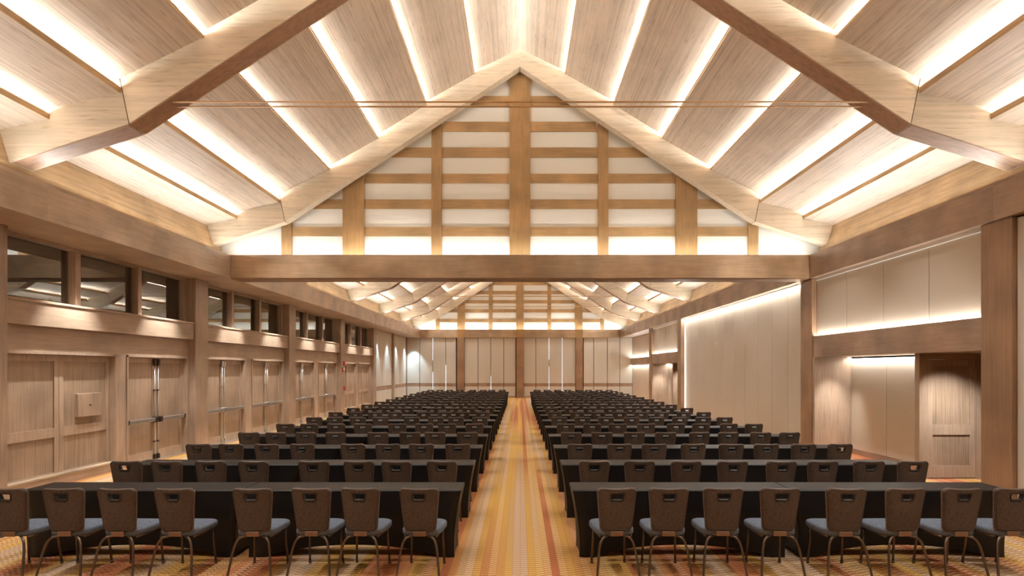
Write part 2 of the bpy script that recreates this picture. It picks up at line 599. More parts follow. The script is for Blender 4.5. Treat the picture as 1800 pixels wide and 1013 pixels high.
names = ['pale wooden roof truss with copper tie rods at the rear end of the hall',
         'pale wooden roof truss with copper tie rods, second from the rear wall',
         'bent pale wooden roof truss with two copper tie rods before the middle gable',
         'pale wooden roof truss just beyond the middle cross beam',
         'pale wooden roof truss, second beyond the middle cross beam',
         'pale wooden roof truss, third beyond the middle cross beam',
         'pale wooden roof truss next before the far gable']
for y, n in zip(TRUSS_Y, names):
    truss(y, y + TRUSS_T, n)
truss(14.42, 14.67, 'pale wooden truss framing the middle gable above the cross beam', rods=False)
truss(41.59, 41.84, 'pale wooden truss framing the far gable wall', rods=False)

# ------------------------------------------------------------------ gables
def px(v):
    return v * 0.0147
def pz(y):
    return CAM_H + (649 - y) * 0.0147

def gable(name, y0, label):
    g = empty(name, (0, y0, BZ1))
    tag(g, label, 'wall', kind='structure')
    yp = y0 + 0.52
    MB().prism([(-7.9, 4.90), (7.9, 4.90), (7.9, 5.45), (6.0, 6.15), (0, 10.05), (-6.0, 6.15), (-7.9, 5.45)], yp, yp + 0.05).build('white_panel', 'white', g)
    posts = [(-18.3, 18.3)] + [(s * a, s * b) for s in (-1, 1) for a, b in ((138.5, 156.5), (276, 313.5), (404, 422))]
    edges = []
    for a, b in posts:
        xa, xb = sorted((px(a), px(b)))
        wide = xb - xa > 0.4
        top = [(xa, under(xa) + 0.12), (xb, under(xb) + 0.12)]
        poly = [(xa, BZ1 + 0.005), (xb, BZ1 + 0.005), top[1], top[0]]
        if xa < 0 < xb:
            poly = [(xa, BZ1 + 0.005), (xb, BZ1 + 0.005), top[1], (0, 9.9), top[0]]
        MB().prism(poly, yp - (0.075 if wide else 0.06), yp - 0.001).build('post', 'gab_z', g)
        edges.append((xa, xb))
    edges.sort()
    for yt, yb in ((165, 181.6), (210.6, 228), (256.2, 273.7), (302.7, 319.3), (348.3, 364.9), (397.2, 413.4)):
        zt, zb = pz(yt), pz(yb)
        lim_b, lim_t = under_x(zb) + 0.10, under_x(zt) + 0.10
        segs = [(edges[i][1], edges[i + 1][0]) for i in range(len(edges) - 1)]
        segs = [(-9, edges[0][0])] + segs + [(edges[-1][1], 9)]
        for a, b in segs:
            a0, b0 = max(a, -lim_b), min(b, lim_b)
            a1, b1 = max(a, -lim_t), min(b, lim_t)
            if b0 - a0 < 0.05 or b1 <= a1:
                continue
            MB().prism([(a0 + 0.004, zb), (b0 - 0.004, zb), (b1 - 0.004, zt), (a1 + 0.004, zt)], yp - 0.035, yp - 0.001).build('rail', 'gab_x', g)
    # uplights lying on the beam
    for k in range(6):
        xc = -6.1 + k * 2.44
        strip_lamp('gable_led', (xc, y0 + 0.20, BZ1 + 0.02), (0, 0.5, 1), (1, 0, 0), 2.36, 0.03, W_GABLE * 2.4, NEUT)
    return g

gable('wall_middle', 14.33, 'white gable lattice of brown posts and rails on the middle cross beam')
gable('wall_far_gable', 41.5, 'white gable lattice of brown posts and rails above the far wall')

cb = empty('cross_beam', (0, 14.33, BZ0))
tag(cb, 'wide brown wooden cross beam under the middle gable', 'beam')
box('beam_face', 'beam_x', cb, -BX + 0.004, BX - 0.004, 14.33, 14.87, BZ0, BZ1, 0.006)
box('soffit_board', 'col_z', cb, -BX + 0.02, BX - 0.02, 14.36, 14.84, BZ0 - 0.02, BZ0)
fb = empty('cross_beam', (0, 41.5, BZ0))
tag(fb, 'brown wooden beam along the top of the far panelled wall', 'beam')
fx = [-BX + 0.004, -4.59, -4.07, -0.26, 0.26, 4.07, 4.59, BX - 0.004]
for a, b in ((fx[0], fx[1]), (fx[2], fx[3]), (fx[4], fx[5]), (fx[6], fx[7])):
    box('beam_face', 'beam_x', fb, a, b, 41.5, 42.04, BZ0, BZ1)

# side beams, in bay lengths
for s, nm, lab in ((-1, 'side_beam', 'deep brown wooden side beam with wide soffit over the double doors'),
                   (1, 'side_beam', 'deep brown wooden side beam over the beige fabric panels')):
    sb = empty(nm, (s * BX, 14.33, BZ0))
    tag(sb, lab, 'beam')
    cuts = [Y_BACK] + [c + COL_D / 2 for c in COL_Y[:-1] if c > Y_BACK + 1 and abs(c - 20.16) > 0.1] + [42.0]
    for a, b in zip(cuts[:-1], cuts[1:]):
        box('beam_board', 'beam_l' if s < 0 else 'beam_y', sb, s * BX, s * (8.85 if s < 0 else 7.78), a + 0.002, b - 0.002, BZ0, BZ1 - 0.06)
        box('beam_cap', 'beam_l' if s < 0 else 'beam_y', sb, s * (BX + 0.012), s * 7.78, a, b, BZ1 - 0.058, BZ1)

# ------------------------------------------------------------------ columns
left_lab = ['brown wooden wall column by the doors, at the rear of the hall',
            'brown wooden wall column by the doors, second from the rear wall',
            'brown wooden column beside the panel with the small wall box',
            'brown wooden column under the cross beam beside the double doors',
            'brown wooden column between the two pairs of silver-barred double doors',
            'brown wooden column carrying the red fire alarm devices',
            'brown wooden column between the last doors and the beige far panels',
            'slim brown wooden column among the beige panels by the far corner']
COL_LY = COL_Y
for i, y in enumerate(COL_LY):
    if y < Y_BACK:
        continue
    c = empty('wall_column', (LX - 0.28, y + COL_D / 2, 0))
    tag(c, left_lab[i], 'column', 'columns along the door wall')
    d = COL_D if i < 7 else 0.4
    box('shaft', 'col_z' if i == 99 else 'wall_z', c, LX, LX - 0.62, y, y + d, 0, BZ0 - 0.002, 0.006)
    box('plinth', 'wall_z', c, LX + 0.012, LX - 0.6, y - 0.012, y + d + 0.012, 0, 0.16, 0.004)
right_lab = {8.50: 'orange-brown wooden column between the recessed panelled door and the flush fabric panel',
             14.33: 'orange-brown wooden column under the cross beam by the tall beige panels',
             25.99: 'brown wooden column at the far end of the tall beige panels',
             31.82: 'brown wooden column before the last fabric bay on the panel side',
             2.67: 'orange-brown wooden column by the flush fabric panels at the rear'}
for y, lab in right_lab.items():
    c = empty('wall_column', (RX + 0.28, y + COL_D / 2, 0))
    tag(c, lab, 'column', 'columns along the fabric panel wall')
    box('shaft', 'col_z', c, RX, RX + 0.60, y, y + COL_D, 0, BZ0 - 0.002, 0.006)

# ------------------------------------------------------------------ wall with doors and clerestory windows
wl = empty('wall_left', (WALL_LX, 14.33, 0))
tag(wl, 'brown wood panelled wall of double doors below clerestory windows', 'wall', kind='structure')
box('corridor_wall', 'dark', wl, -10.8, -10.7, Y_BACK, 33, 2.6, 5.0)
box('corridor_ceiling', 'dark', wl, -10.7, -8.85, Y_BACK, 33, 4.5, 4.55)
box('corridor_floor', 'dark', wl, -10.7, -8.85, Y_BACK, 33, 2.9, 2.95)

door_n = [0]
DOOR_X = -8.45
def door_pair(y0, y1, bars, midrail, label, wallbox=False, cap_mat='steel'):
    door_n[0] += 1
    d = empty('door_%d' % door_n[0], (DOOR_X, (y0 + y1) / 2, 0))
    tag(d, label, 'door', kind='structure')
    H = 2.36
    # casing: proud bead around the opening
    m = MB()
    m.box(WALL_LX - 0.10, WALL_LX + 0.018, y0 - 0.04, y0, 0, 2.40)
    m.box(WALL_LX - 0.10, WALL_LX + 0.018, y1, y1 + 0.04, 0, 2.40)
    m.box(WALL_LX - 0.10, WALL_LX + 0.018, y0 - 0.04, y1 + 0.04, H, 2.40)
    m.build('casing', 'wall_z', d)
    ym = (y0 + y1) / 2
    for k, (a, b) in enumerate(((y0, ym), (ym, y1))):
        a += 0.004; b -= 0.004
        m = MB()
        sw = 0.10
        m.box(DOOR_X - 0.045, DOOR_X, a, a + sw, 0.01, H - 0.004)
        m.box(DOOR_X - 0.045, DOOR_X, b - sw, b, 0.01, H - 0.004)
        m.box(DOOR_X - 0.045, DOOR_X, a + sw, b - sw, H - 0.12, H - 0.004)
        m.box(DOOR_X - 0.045, DOOR_X, a + sw, b - sw, 0.01, 0.22)
        if midrail:
            m.box(DOOR_X - 0.045, DOOR_X, a + sw, b - sw, 0.86, 1.03)
        leaf = m.build('door_leaf', 'door_z', d)
        for z0, z1 in (((0.22, 0.86), (1.03, H - 0.12)) if midrail else ((0.22, H - 0.12),)):
            box('inset_panel', 'inset_z', leaf, DOOR_X - 0.044, DOOR_X - 0.024, a + sw, b - sw, z0, z1)
        if bars:
            hinge, meet = (a, b) if k == 0 else (b, a)
            sg = 1 if k == 0 else -1
            m = MB()
            yb0, yb1 = sorted((hinge + sg * 0.06, meet - sg * 0.10))
            m.box(DOOR_X + 0.045, DOOR_X + 0.095, yb0, yb1, 0.90, 0.985, 0.012)
            m.build('panic_bar', 'steel', leaf)
            m = MB()
            m.box(DOOR_X, DOOR_X + 0.10, hinge + sg * 0.02, hinge + sg * 0.075, 0.895, 0.99, 0.01)
            m.box(DOOR_X, DOOR_X + 0.11, meet - sg * 0.125, meet - sg * 0.02, 0.875, 1.01, 0.015)
            m.build('bar_bracket', cap_mat, leaf)
            m = MB()
            yr = meet - sg * 0.06
            m.tube([(DOOR_X + 0.03, yr, 0.06), (DOOR_X + 0.03, yr, 2.25)], 0.011, 8)
            m.build('vertical_rod', 'steel', leaf)
            m = MB()
            m.box(DOOR_X, DOOR_X + 0.06, yr - 0.035, yr + 0.035, 2.18, 2.33, 0.008)
            m.box(DOOR_X, DOOR_X + 0.06, yr - 0.03, yr + 0.03, 0.03, 0.14, 0.008)
            m.box(DOOR_X, DOOR_X + 0.045, yr - 0.025, yr + 0.025, 1.60, 1.625)
            m.box(DOOR_X, DOOR_X + 0.045, yr - 0.025, yr + 0.025, 0.42, 0.445)
            m.build('rod_latch', cap_mat, leaf)
            box('threshold', 'steel', d, DOOR_X - 0.04, WALL_LX + 0.02, y0, y1, 0.0, 0.012) if k == 0 else None
    return d

win_n = [0]
def left_bay(ya, yb, openings):
    """ya, yb: clear opening between two columns; openings: list of (y0,y1,bars,midrail,label)"""
    # wall surround below the ledge
    zs = 2.40
    box('header_board', 'wall_y', wl, WALL_LX, WALL_LX - 0.15, ya, yb, zs, 2.84)
    cuts = [ya]
    for o in openings:
        cuts += [o[0] - 0.04, o[1] + 0.04]
    cuts.append(yb)
    for i in range(0, len(cuts), 2):
        if cuts[i + 1] - cuts[i] > 0.01:
            box('pilaster_board', 'wall_z', wl, WALL_LX, WALL_LX - 0.15, cuts[i], cuts[i + 1], 0, zs - 0.001)
    box('wall_backing', 'dark', wl, DOOR_X - 0.06, DOOR_X - 0.2, ya, yb, 0, 2.84)
    # projecting ledge with a pale cap
    box('ledge_board', 'wall_y', wl, -8.22, -8.62, ya, yb, 2.84, 3.225)
    box('ledge_cap', 'wall_y', wl, -8.20, -8.62, ya, yb, 3.23, 3.275, 0.008)
    for o in openings:
        door_pair(*o)
        if not o[2]:
            bb = box('base_board', 'wall_y', wl, WALL_LX - 0.12, WALL_LX + 0.012, o[0], o[1], 0, 0.17)
            box('base_bead', 'bead', bb, WALL_LX - 0.12, WALL_LX + 0.022, o[0], o[1], 0.17, 0.20)
    # clerestory
    win_n[0] += 1
    w = empty('window_%d' % win_n[0], (-8.5, (ya + yb) / 2, 3.27))
    where = ['by the rear of the hall', 'second from the rear wall', 'over the panel with the small wall box', 'over the first silver-barred doors beyond the cross beam',
             'over the silver-barred doors before the fire alarm column', 'over the plain doors beyond the fire alarm column', 'x'][win_n[0] - 1]
    tag(w, 'row of three clerestory panes reflecting the ceiling, ' + where, 'window', kind='structure')
    n = 3
    st = (yb - ya) / n
    m = MB()
    m.box(-8.42, -8.58, ya, yb, 3.276, 3.31)
    m.box(-8.42, -8.58, ya, yb, 4.33, 4.388)
    m.box(-8.42, -8.58, ya, ya + 0.06, 3.31, 4.33)
    m.box(-8.42, -8.58, yb - 0.06, yb, 3.31, 4.33)
    m.build('window_frame', 'wall_z', w)
    for k in range(1, n):
        box('mullion', 'wall_z', w, -8.40, -8.60, ya + k * st - 0.06, ya + k * st + 0.06, 3.28, 4.385, 0.006)
    for k in range(n):
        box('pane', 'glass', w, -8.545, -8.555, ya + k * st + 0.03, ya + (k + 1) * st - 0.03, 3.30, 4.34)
    # downlights in the soffit
    for fr in (0.25, 0.75):
        yy = ya + (yb - ya) * fr
        spot_lamp('soffit_downlight', (-7.74, yy, BZ0 - 0.015), (-8.30, yy, 1.0), W_SOFFIT, WARM, 66, 0.8, 0.03)

def bay_y(k):
    return COL_Y[k] + COL_D, COL_Y[k + 1]

a, b = bay_y(0)
left_bay(a, b, [(a + 0.12, a + 2.42, True, False, 'brown double doors with push bars at the rear of the hall'),
                (a + 2.84, b - 0.12, True, False, 'brown double doors with push bars, second from the rear wall')])
a, b = bay_y(1)
left_bay(a, b, [(a + 0.12, a + 2.42, True, False, 'brown double doors with push bars beside the second rear column'),
                (a + 2.84, b - 0.12, True, False, 'brown double doors with push bars before the plain panelled leaves')])
a, b = bay_y(2)
left_bay(a, b, [(9.13, 11.72, False, True, 'brown panelled double leaves with a small square wall box'),
                (12.11, 14.25, True, False, 'brown double doors with grey push bars and dark end caps', False, 'bronze')])
a, b = bay_y(3)
left_bay(a, b, [(a + 0.12, a + 2.36, True, False, 'brown double doors with silver push bars just past the cross beam'),
                (a + 2.84, b - 0.12, True, False, 'brown double doors with silver push bars, second past the cross beam')])
a, b = bay_y(4)
left_bay(a, b, [(a + 0.12, a + 2.36, True, False, 'brown double doors with silver push bars, third past the cross beam'),
                (a + 2.84, b - 0.12, True, False, 'brown double doors with silver push bars right before the fire alarm column')])
a, b = bay_y(5)
left_bay(a, b, [(a + 0.12, a + 2.36, False, True, 'plain brown panelled leaves right past the fire alarm column'),
                (a + 2.84, b - 0.12, False, True, 'plain brown panelled leaves next to the far beige panels')])

# small square box on the panelled leaf
wbx = empty('wall_box', (-8.46, 11.05, 1.42))
tag(wbx, 'small square wooden access box mounted on the panelled leaf', 'wall box')
box('body', 'door_z', wbx, DOOR_X - 0.0238, DOOR_X + 0.03, 10.83, 11.40, 1.19, 1.62)
box('lid', 'wall_z', wbx, DOOR_X + 0.031, DOOR_X + 0.05, 10.82, 11.41, 1.18, 1.63, 0.006)
box('keyhole_plate', 'bronze', wbx, DOOR_X + 0.051, DOOR_X + 0.056, 11.09, 11.15, 1.395, 1.41)

# beige panels between the last doors and the far corner
def fabric_run(parent, x0, x1, ys_, z0, z1, mat='panel', gap=0.012):
    for a, b in zip(ys_[:-1], ys_[1:]):
        box('fabric_panel', mat, parent, x0, x1, a + gap / 2, b - gap / 2, z0, z1, 0.006)

box('panel_backing', 'dark', wl, -8.40, -8.5, 32.4, 42.0, 0, BZ0)
for run in ([32.41, 33.3, 34.4, 35.6, 36.79], [37.22, 38.3, 39.3, 40.4, 41.4]):
    fabric_run(wl, -8.30, -8.38, run, 0.02, 0.82, 'pale', 0.03)
    fabric_run(wl, -8.31, -8.38, run, 0.83, 1.05, 'rail', 0.03)
    fabric_run(wl, -8.30, -8.38, run, 1.06, BZ0 - 0.01, 'pale', 0.03)
for y in (32.9, 35.5, 38.0, 40.8):
    spot_lamp('panel_downlight', (-7.75, y, BZ0 - 0.015), (-8.25, y, 1.2), W_SOFFIT * 0.6, COOL, 56, 0.6, 0.03)

# alarm devices on the third column beyond the beam
cy = COL_Y[5]
st_ = empty('alarm_strobe', (LX, cy + 0.33, 2.3))
tag(st_, 'red and white fire alarm strobe, upper device on the wooden column', 'fire alarm')
box('red_plate', 'red', st_, LX + 0.0, LX + 0.05, cy + 0.30, cy + 0.50, 2.26, 2.46, 0.008)
box('strobe_lens', 'offwhite', st_, LX + 0.051, LX + 0.10, cy + 0.42, cy + 0.49, 2.28, 2.38, 0.01)
st2 = empty('alarm_sounder', (LX, cy + 0.2, 2.0))
tag(st2, 'pale red alarm sounder with white lens below the strobe', 'fire alarm')
box('red_plate', 'red', st2, LX, LX + 0.04, cy + 0.12, cy + 0.34, 1.96, 2.18, 0.008)
box('strobe_lens', 'offwhite', st2, LX + 0.041, LX + 0.07, cy + 0.15, cy + 0.31, 2.05, 2.16, 0.01)
st3 = empty('pull_station', (LX, cy + 0.4, 1.2))
tag(st3, 'small red fire alarm pull station low on the wooden column', 'fire alarm')
box('red_body', 'red', st3, LX, LX + 0.06, cy + 0.36, cy + 0.49, 1.12, 1.28, 0.008)
box('pull_handle', 'offwhite', st3, LX + 0.061, LX + 0.07, cy + 0.39, cy + 0.46, 1.19, 1.21)

# ------------------------------------------------------------------ far wall
wf = empty('wall_far', (0, Y_FAR, 0))
tag(wf, 'far wall of upright beige panels between brown posts', 'wall', kind='structure')
box('panel_backing', 'dark', wf, -8.6, 8.6, Y_FAR + 0.22, Y_FAR + 0.3, 0, BZ0 + 0.2)
fpx = lambda zx: ((700 + 0.2333 * zx) - 914) * 0.0415
seams = [[62, 160, 258, 357, 435], [497, 600, 697, 795, 886], [944, 1037, 1137, 1237, 1337], [1397, 1475, 1578, 1672, 1768]]
for sm in seams:
    for a, b in zip(sm[:-1], sm[1:]):
        xa, xb = fpx(a) + 0.018, fpx(b) - 0.018
        for z0, z1, mt, dy in ((0.14, 0.82, 'pale', 0), (0.825, 1.055, 'rail', 0.012), (1.06, BZ0 - 0.004, 'pale', 0)):
            box('fabric_panel' if mt == 'pale' else 'chair_rail', mt, wf, xa, xb, Y_FAR + 0.12 + dy, Y_FAR + 0.18, z0, z1, 0.004)
        box('base_board', 'wall_y', wf, xa, xb, Y_FAR + 0.10, Y_FAR + 0.18, 0, 0.135)
for zx, z0, z1 in ((258, 2.75, 4.37), (258, 0.2, 1.9), (357, 0.2, 2.4), (1137, 2.8, 4.37), (1137, 0.2, 2.3), (1237, 0.2, 4.37), (697, 0.15, 1.6)):
    x = fpx(zx)
    box('daylight_slit', 'daylight', wf, x - 0.008, x + 0.008, Y_FAR + 0.17, Y_FAR + 0.21, z0, z1)
for a, b in ((-4.59, -4.07), (-0.26, 0.26), (4.07, 4.59)):
    box('post', 'col_z', wf, a, b, Y_FAR - 0.02, Y_FAR + 0.2, 0, BZ0 - 0.002, 0.006)
    box('post', 'gab_z', wf, a, b, Y_FAR - 0.01, Y_FAR + 0.4, BZ0, BZ1 + 0.004, 0.006)
box('corner_post', 'col_z', wf, -8.45, -8.27, Y_FAR - 0.05, Y_FAR + 0.1, 0, BZ0 - 0.002)
spot_lamp('panel_downlight', (-7.75, Y_FAR - 0.75, BZ0 - 0.1), (-7.7, Y_FAR + 0.1, 1.5), W_SOFFIT * 0.8, COOL, 60, 0.7, 0.03)

# ------------------------------------------------------------------ wall of fabric panels
wr = empty('wall_right', (RX, 14.33, 0))
tag(wr, 'wall of upright beige fabric panels with recessed lit bays', 'wall', kind='structure')
# flush panels towards the rear
fabric_run(wr, 7.42, 7.50, [3.25, 4.30, 5.35, 6.4, 7.45, 8.495], 0.15, BZ0 - 0.03, 'pale')
fabric_run(wr, 7.42, 7.50, [Y_BACK, -2.1, -1.0, 0.1, 1.2, 2.3, 2.665], 0.15, BZ0 - 0.03, 'pale')
box('panel_backing', 'dark', wr, 7.51, 7.6, Y_BACK, 8.5, 0, BZ0)
for a, b in ((3.25, 8.495), (Y_BACK, 2.665)):
    box('base_board', 'beam_y', wr, 7.405, 7.50, a, b, 0, 0.145)
# tall panels, two bays
ty = [14.92 + i * (25.97 - 14.92) / 11 for i in range(12)]
fabric_run(wr, 7.50, 7.58, ty, 0.15, BZ0 - 0.03)
for a, b in zip(ty[:-1], ty[1:]):
    box('base_board', 'beam_y', wr, 7.485, 7.58, a, b, 0, 0.145)
box('panel_backing', 'dark', wr, 7.59, 7.66, 14.9, 26.0, 0, BZ0)
for a, b in zip(ty[:-1], ty[1:]):
    strip_lamp('wall_led', (7.43, (a + b) / 2, BZ0 - 0.006), (0.25, 0, -1), (0, 1, 0), b - a, 0.05, W_WALL * (b - a), NEUT)
strip_lamp('wall_led', (7.44, 25.93, 2.2), (0.3, -1, 0), (0, 0, 1), 4.2, 0.03, W_WALL * 1.4, NEUT)

def recess_bay(y0, y1, door_label, k):
    """upper fabric above a lit ledge; below it a recess with a door, a fabric niche and a return board"""
    n = 4
    run = [y0 + 0.01 + i * (y1 - y0 - 0.02) / n for i in range(n + 1)]
    fabric_run(wr, 7.47, 7.55, run, 2.90, BZ0 - 0.075)
    box('top_trim', 'white', wr, 7.44, 7.55, y0, y1, BZ0 - 0.07, BZ0 - 0.002)
    box('panel_backing', 'dark', wr, 7.56, 7.66, y0, y1, 2.93, BZ0)
    # ledge
    box('ledge_board', 'beam_y', wr, 7.39, 7.42, y0, y1, 2.40, 2.93)
    box('ledge_soffit', 'beam_y', wr, 7.42, 8.5, y0, y1, 2.40, 2.44)
    box('ledge_shelf', 'beam_y', wr, 7.42, 7.66, y0, y1, 2.84, 2.87)
    for a, b in zip(run[:-1], run[1:]):
        strip_lamp('ledge_led', (7.445, (a + b) / 2, 2.885), (0.18, 0, 1), (0, 1, 0), b - a, 0.03, W_WALL * 1.1 * (b - a), NEUT)
    # return board against the farther column
    box('return_board', 'door_z', wr, RX + 0.02, 8.30, y1 - 0.10, y1 - 0.003, 0, 2.398)
    # fabric niche
    nb = [y0 + 1.95, y0 + 3.78, y1 - 0.10]
    fabric_run(wr, 8.28, 8.36, nb, 0.12, 2.36)
    box('base_board', 'beam_y', wr, 8.27, 8.36, nb[0], nb[-1], 0, 0.115)
    for a, b in zip(nb[:-1], nb[1:]):
        strip_lamp('niche_led', (8.22, (a + b) / 2, 2.385), (0.2, 0, -1), (0, 1, 0), b - a, 0.05, W_WALL * 0.9 * (b - a), NEUT)
    # partition with the panelled door facing the rear of the hall
    yd = y0 + 1.79
    box('partition_board', 'wall_z', wr, 7.63, 7.80, yd, yd + 0.13, 0, 2.398)
    box('partition_board', 'wall_z', wr, 8.72, 9.0, yd, yd + 0.13, 0, 2.398)
    box('partition_board', 'wall_y', wr, 7.801, 8.719, yd, yd + 0.13, 2.28, 2.398)
    box('partition_core', 'dark', wr, 7.801, 8.719, yd + 0.09, yd + 0.13, 0, 2.279)
    box('recess_wall', 'wall_z', wr, 8.95, 9.0, y0, yd, 0, 2.42)
    box('recess_soffit', 'wall_y', wr, 8.5, 9.0, y0, yd, 2.40, 2.44)
    door_n[0] += 1
    d = empty('door_%d' % door_n[0], (8.26, yd + 0.06, 0))
    tag(d, door_label, 'door', kind='structure')
    m = MB()
    m.box(7.805, 7.90, yd + 0.03, yd + 0.075, 0.015, 2.275)
    m.box(8.62, 8.715, yd + 0.03, yd + 0.075, 0.015, 2.275)
    m.box(7.90, 8.62, yd + 0.03, yd + 0.075, 2.16, 2.275)
    m.box(7.90, 8.62, yd + 0.03, yd + 0.075, 0.84, 1.03)
    m.box(7.90, 8.62, yd + 0.03, yd + 0.075, 0.015, 0.25)
    leaf = m.build('door_leaf', 'door_z', d)
    box('inset_panel', 'inset_z', leaf, 7.90, 8.62, yd + 0.055, yd + 0.075, 0.25, 0.84)
    box('inset_panel', 'inset_z', leaf, 7.90, 8.62, yd + 0.055, yd + 0.075, 1.03, 2.16)
    spot_lamp('recess_downlight', (8.05, yd - 0.85, 2.385), (8.15, yd + 0.05, 0.65), 120 * k, NEUT, 88, 1.0, 0.05)
    spot_lamp('recess_downlight', (7.75, y1 - 0.75, 2.385), (7.75, y1 - 0.1, 0.6), 80 * k, NEUT, 66, 1.0, 0.05)

recess_bay(COL_Y[2] + COL_D, COL_Y[3], 'brown panelled door in the recess beside the orange-brown column', 1.0)
recess_bay(COL_Y[5] + COL_D, COL_Y[6], 'brown panelled door in the recess past the tall beige panels', 1.0)
# last bay, set back
run = [32.4, 34.7, 37.0, 39.3, 41.55]
fabric_run(wr, 8.22, 8.30, run, 2.90, BZ0 - 0.02)
fabric_run(wr, 8.22, 8.30, run, 0.12, 2.36)
box('panel_backing', 'dark', wr, 8.31, 8.4, 32.4, 42, 0, BZ0 + 0.5)
box('ledge_board', 'beam_y', wr, 8.08, 8.30, 32.4, 41.6, 2.43, 2.86)
box('return_soffit', 'beam_y', wr, 7.78, 8.5, 32.4, 42, BZ0, BZ0 + 0.05)
for a, b in zip(run[:-1], run[1:]):
    strip_lamp('ledge_led', (8.16, (a + b) / 2, 2.885), (0.2, 0, 1), (0, 1, 0), b - a, 0.03, W_WALL * (b - a), NEUT)
    strip_lamp('niche_led', (8.16, (a + b) / 2, 2.41), (0.2, 0, -1), (0, 1, 0), b - a, 0.03, W_WALL * (b - a), NEUT)

# ------------------------------------------------------------------ tables under stretch covers
ROW_Y = [6.31 + 1.685 * k for k in range(17)]
TL, TD, TH = 2.44, 0.457, 0.755

def table_meshes():
    m = MB()
    nl, nsd, nt_ = 28, 8, 12
    per = []                     # (x, y, side kind, u) around the outline
    for i in range(nl):
        per.append((-TL / 2 + TL * i / nl, -TD / 2, 'L', i / nl))
    for i in range(nsd):
        per.append((TL / 2, -TD / 2 + TD * i / nsd, 'S', i / nsd))
    for i in range(nl):
        per.append((TL / 2 - TL * i / nl, TD / 2, 'L', i / nl))
    for i in range(nsd):
        per.append((-TL / 2, TD / 2 - TD * i / nsd, 'S', i / nsd))
    n = len(per)
    vs = []
    for j in range(nt_ + 1):
        t = j / nt_
        for (x, y, kd, u) in per:
            pin = 0.088 * (1 - (1 - t) ** 1.9) - 0.012 * t ** 3
            ix = pin
            iy = 0.022 * (1 - (1 - t) ** 2)
            fx_ = 1 - ix / (TL / 2)
            fy_ = 1 - iy / (TD / 2)
            X, Yv = x * fx_, y * fy_
            arch = 0.0
            if kd == 'L':
                w = max(0.0, 1 - ((2 * u - 1) / 0.86) ** 2)
                arch = 0.115 * w ** 0.8
                Yv -= math.copysign(0.075 * w ** 0.7 * t * (1.25 - 0.25 * t), y)
            else:
                w = max(0.0, 1 - (2 * u - 1) ** 2)
                arch = 0.03 * w
                X -= math.copysign(0.03 * w * math.sin(math.pi * min(1, t * 0.9)), x)
            zb = 0.004 + arch
            z = (TH - 0.012) * (1 - t) + zb * t
            vs.append((X, Yv, z))
    fs = []
    for j in range(nt_):
        for i in range(n):
            a, b2 = j * n + i, j * n + (i + 1) % n
            fs.append([a, b2, b2 + n, a + n])
    m.add(vs, fs, True)
    sk = m.mesh('table_skirt')
    sk.materials.append(M['cloth'])
    t = MB()
    t.box(-TL / 2 - 0.001, TL / 2 + 0.001, -TD / 2 - 0.001, TD / 2 + 0.001, TH - 0.028, TH, 0.010)
    tp = t.mesh('table_top')
    tp.materials.append(M['cloth'])
    leg = MB()
    for yy in (-0.15, 0.15):
        leg.tube([(0, yy, 0.0), (0, yy, 0.72)], 0.014, 8)
    leg.tube([(0, -0.15, 0.15), (0, 0.15, 0.15)], 0.010, 8)
    lg = leg.mesh('table_leg')
    lg.materials.append(M['leg'])
    return tp, sk, lg

TP, SK, LG = table_meshes()
def row_phrase(k):
    if k == 0:
        return 'rearmost row'
    if k < 9:
        return ORD[k] + ' row from the rear'
    if k == 16:
        return 'row closest to the far wall'
    return ORD[16 - k] + ' row from the far wall'

def child(me, name, parent, loc=(0, 0, 0)):
    o = bpy.data.objects.new(name, me)
    o.parent = parent
    o.location = loc
    COL.objects.link(o)
    return o

for k, ry in enumerate(ROW_Y):
    for s in (-1, 1):
        edge = 0.655 if s < 0 else 0.586
        for j in range(2):
            xc = s * (edge + TL / 2 + j * (TL + 0.003))
            t = empty('banquet_table', (xc, ry + TD / 2, 0))
            side = 'door side' if s < 0 else 'fabric panel side'
            pos = 'aisle-end' if j == 0 else 'wall-end'
            tag(t, 'black-covered narrow table, %s, %s, %s' % (pos, row_phrase(k), side), 'table', 'rows of black-covered tables')
            child(TP, 'covered_top', t)
            child(SK, 'stretch_skirt', t)
            for sx in (-1, 1):
                child(LG, 'leg', t, (sx * 1.05, 0, 0))

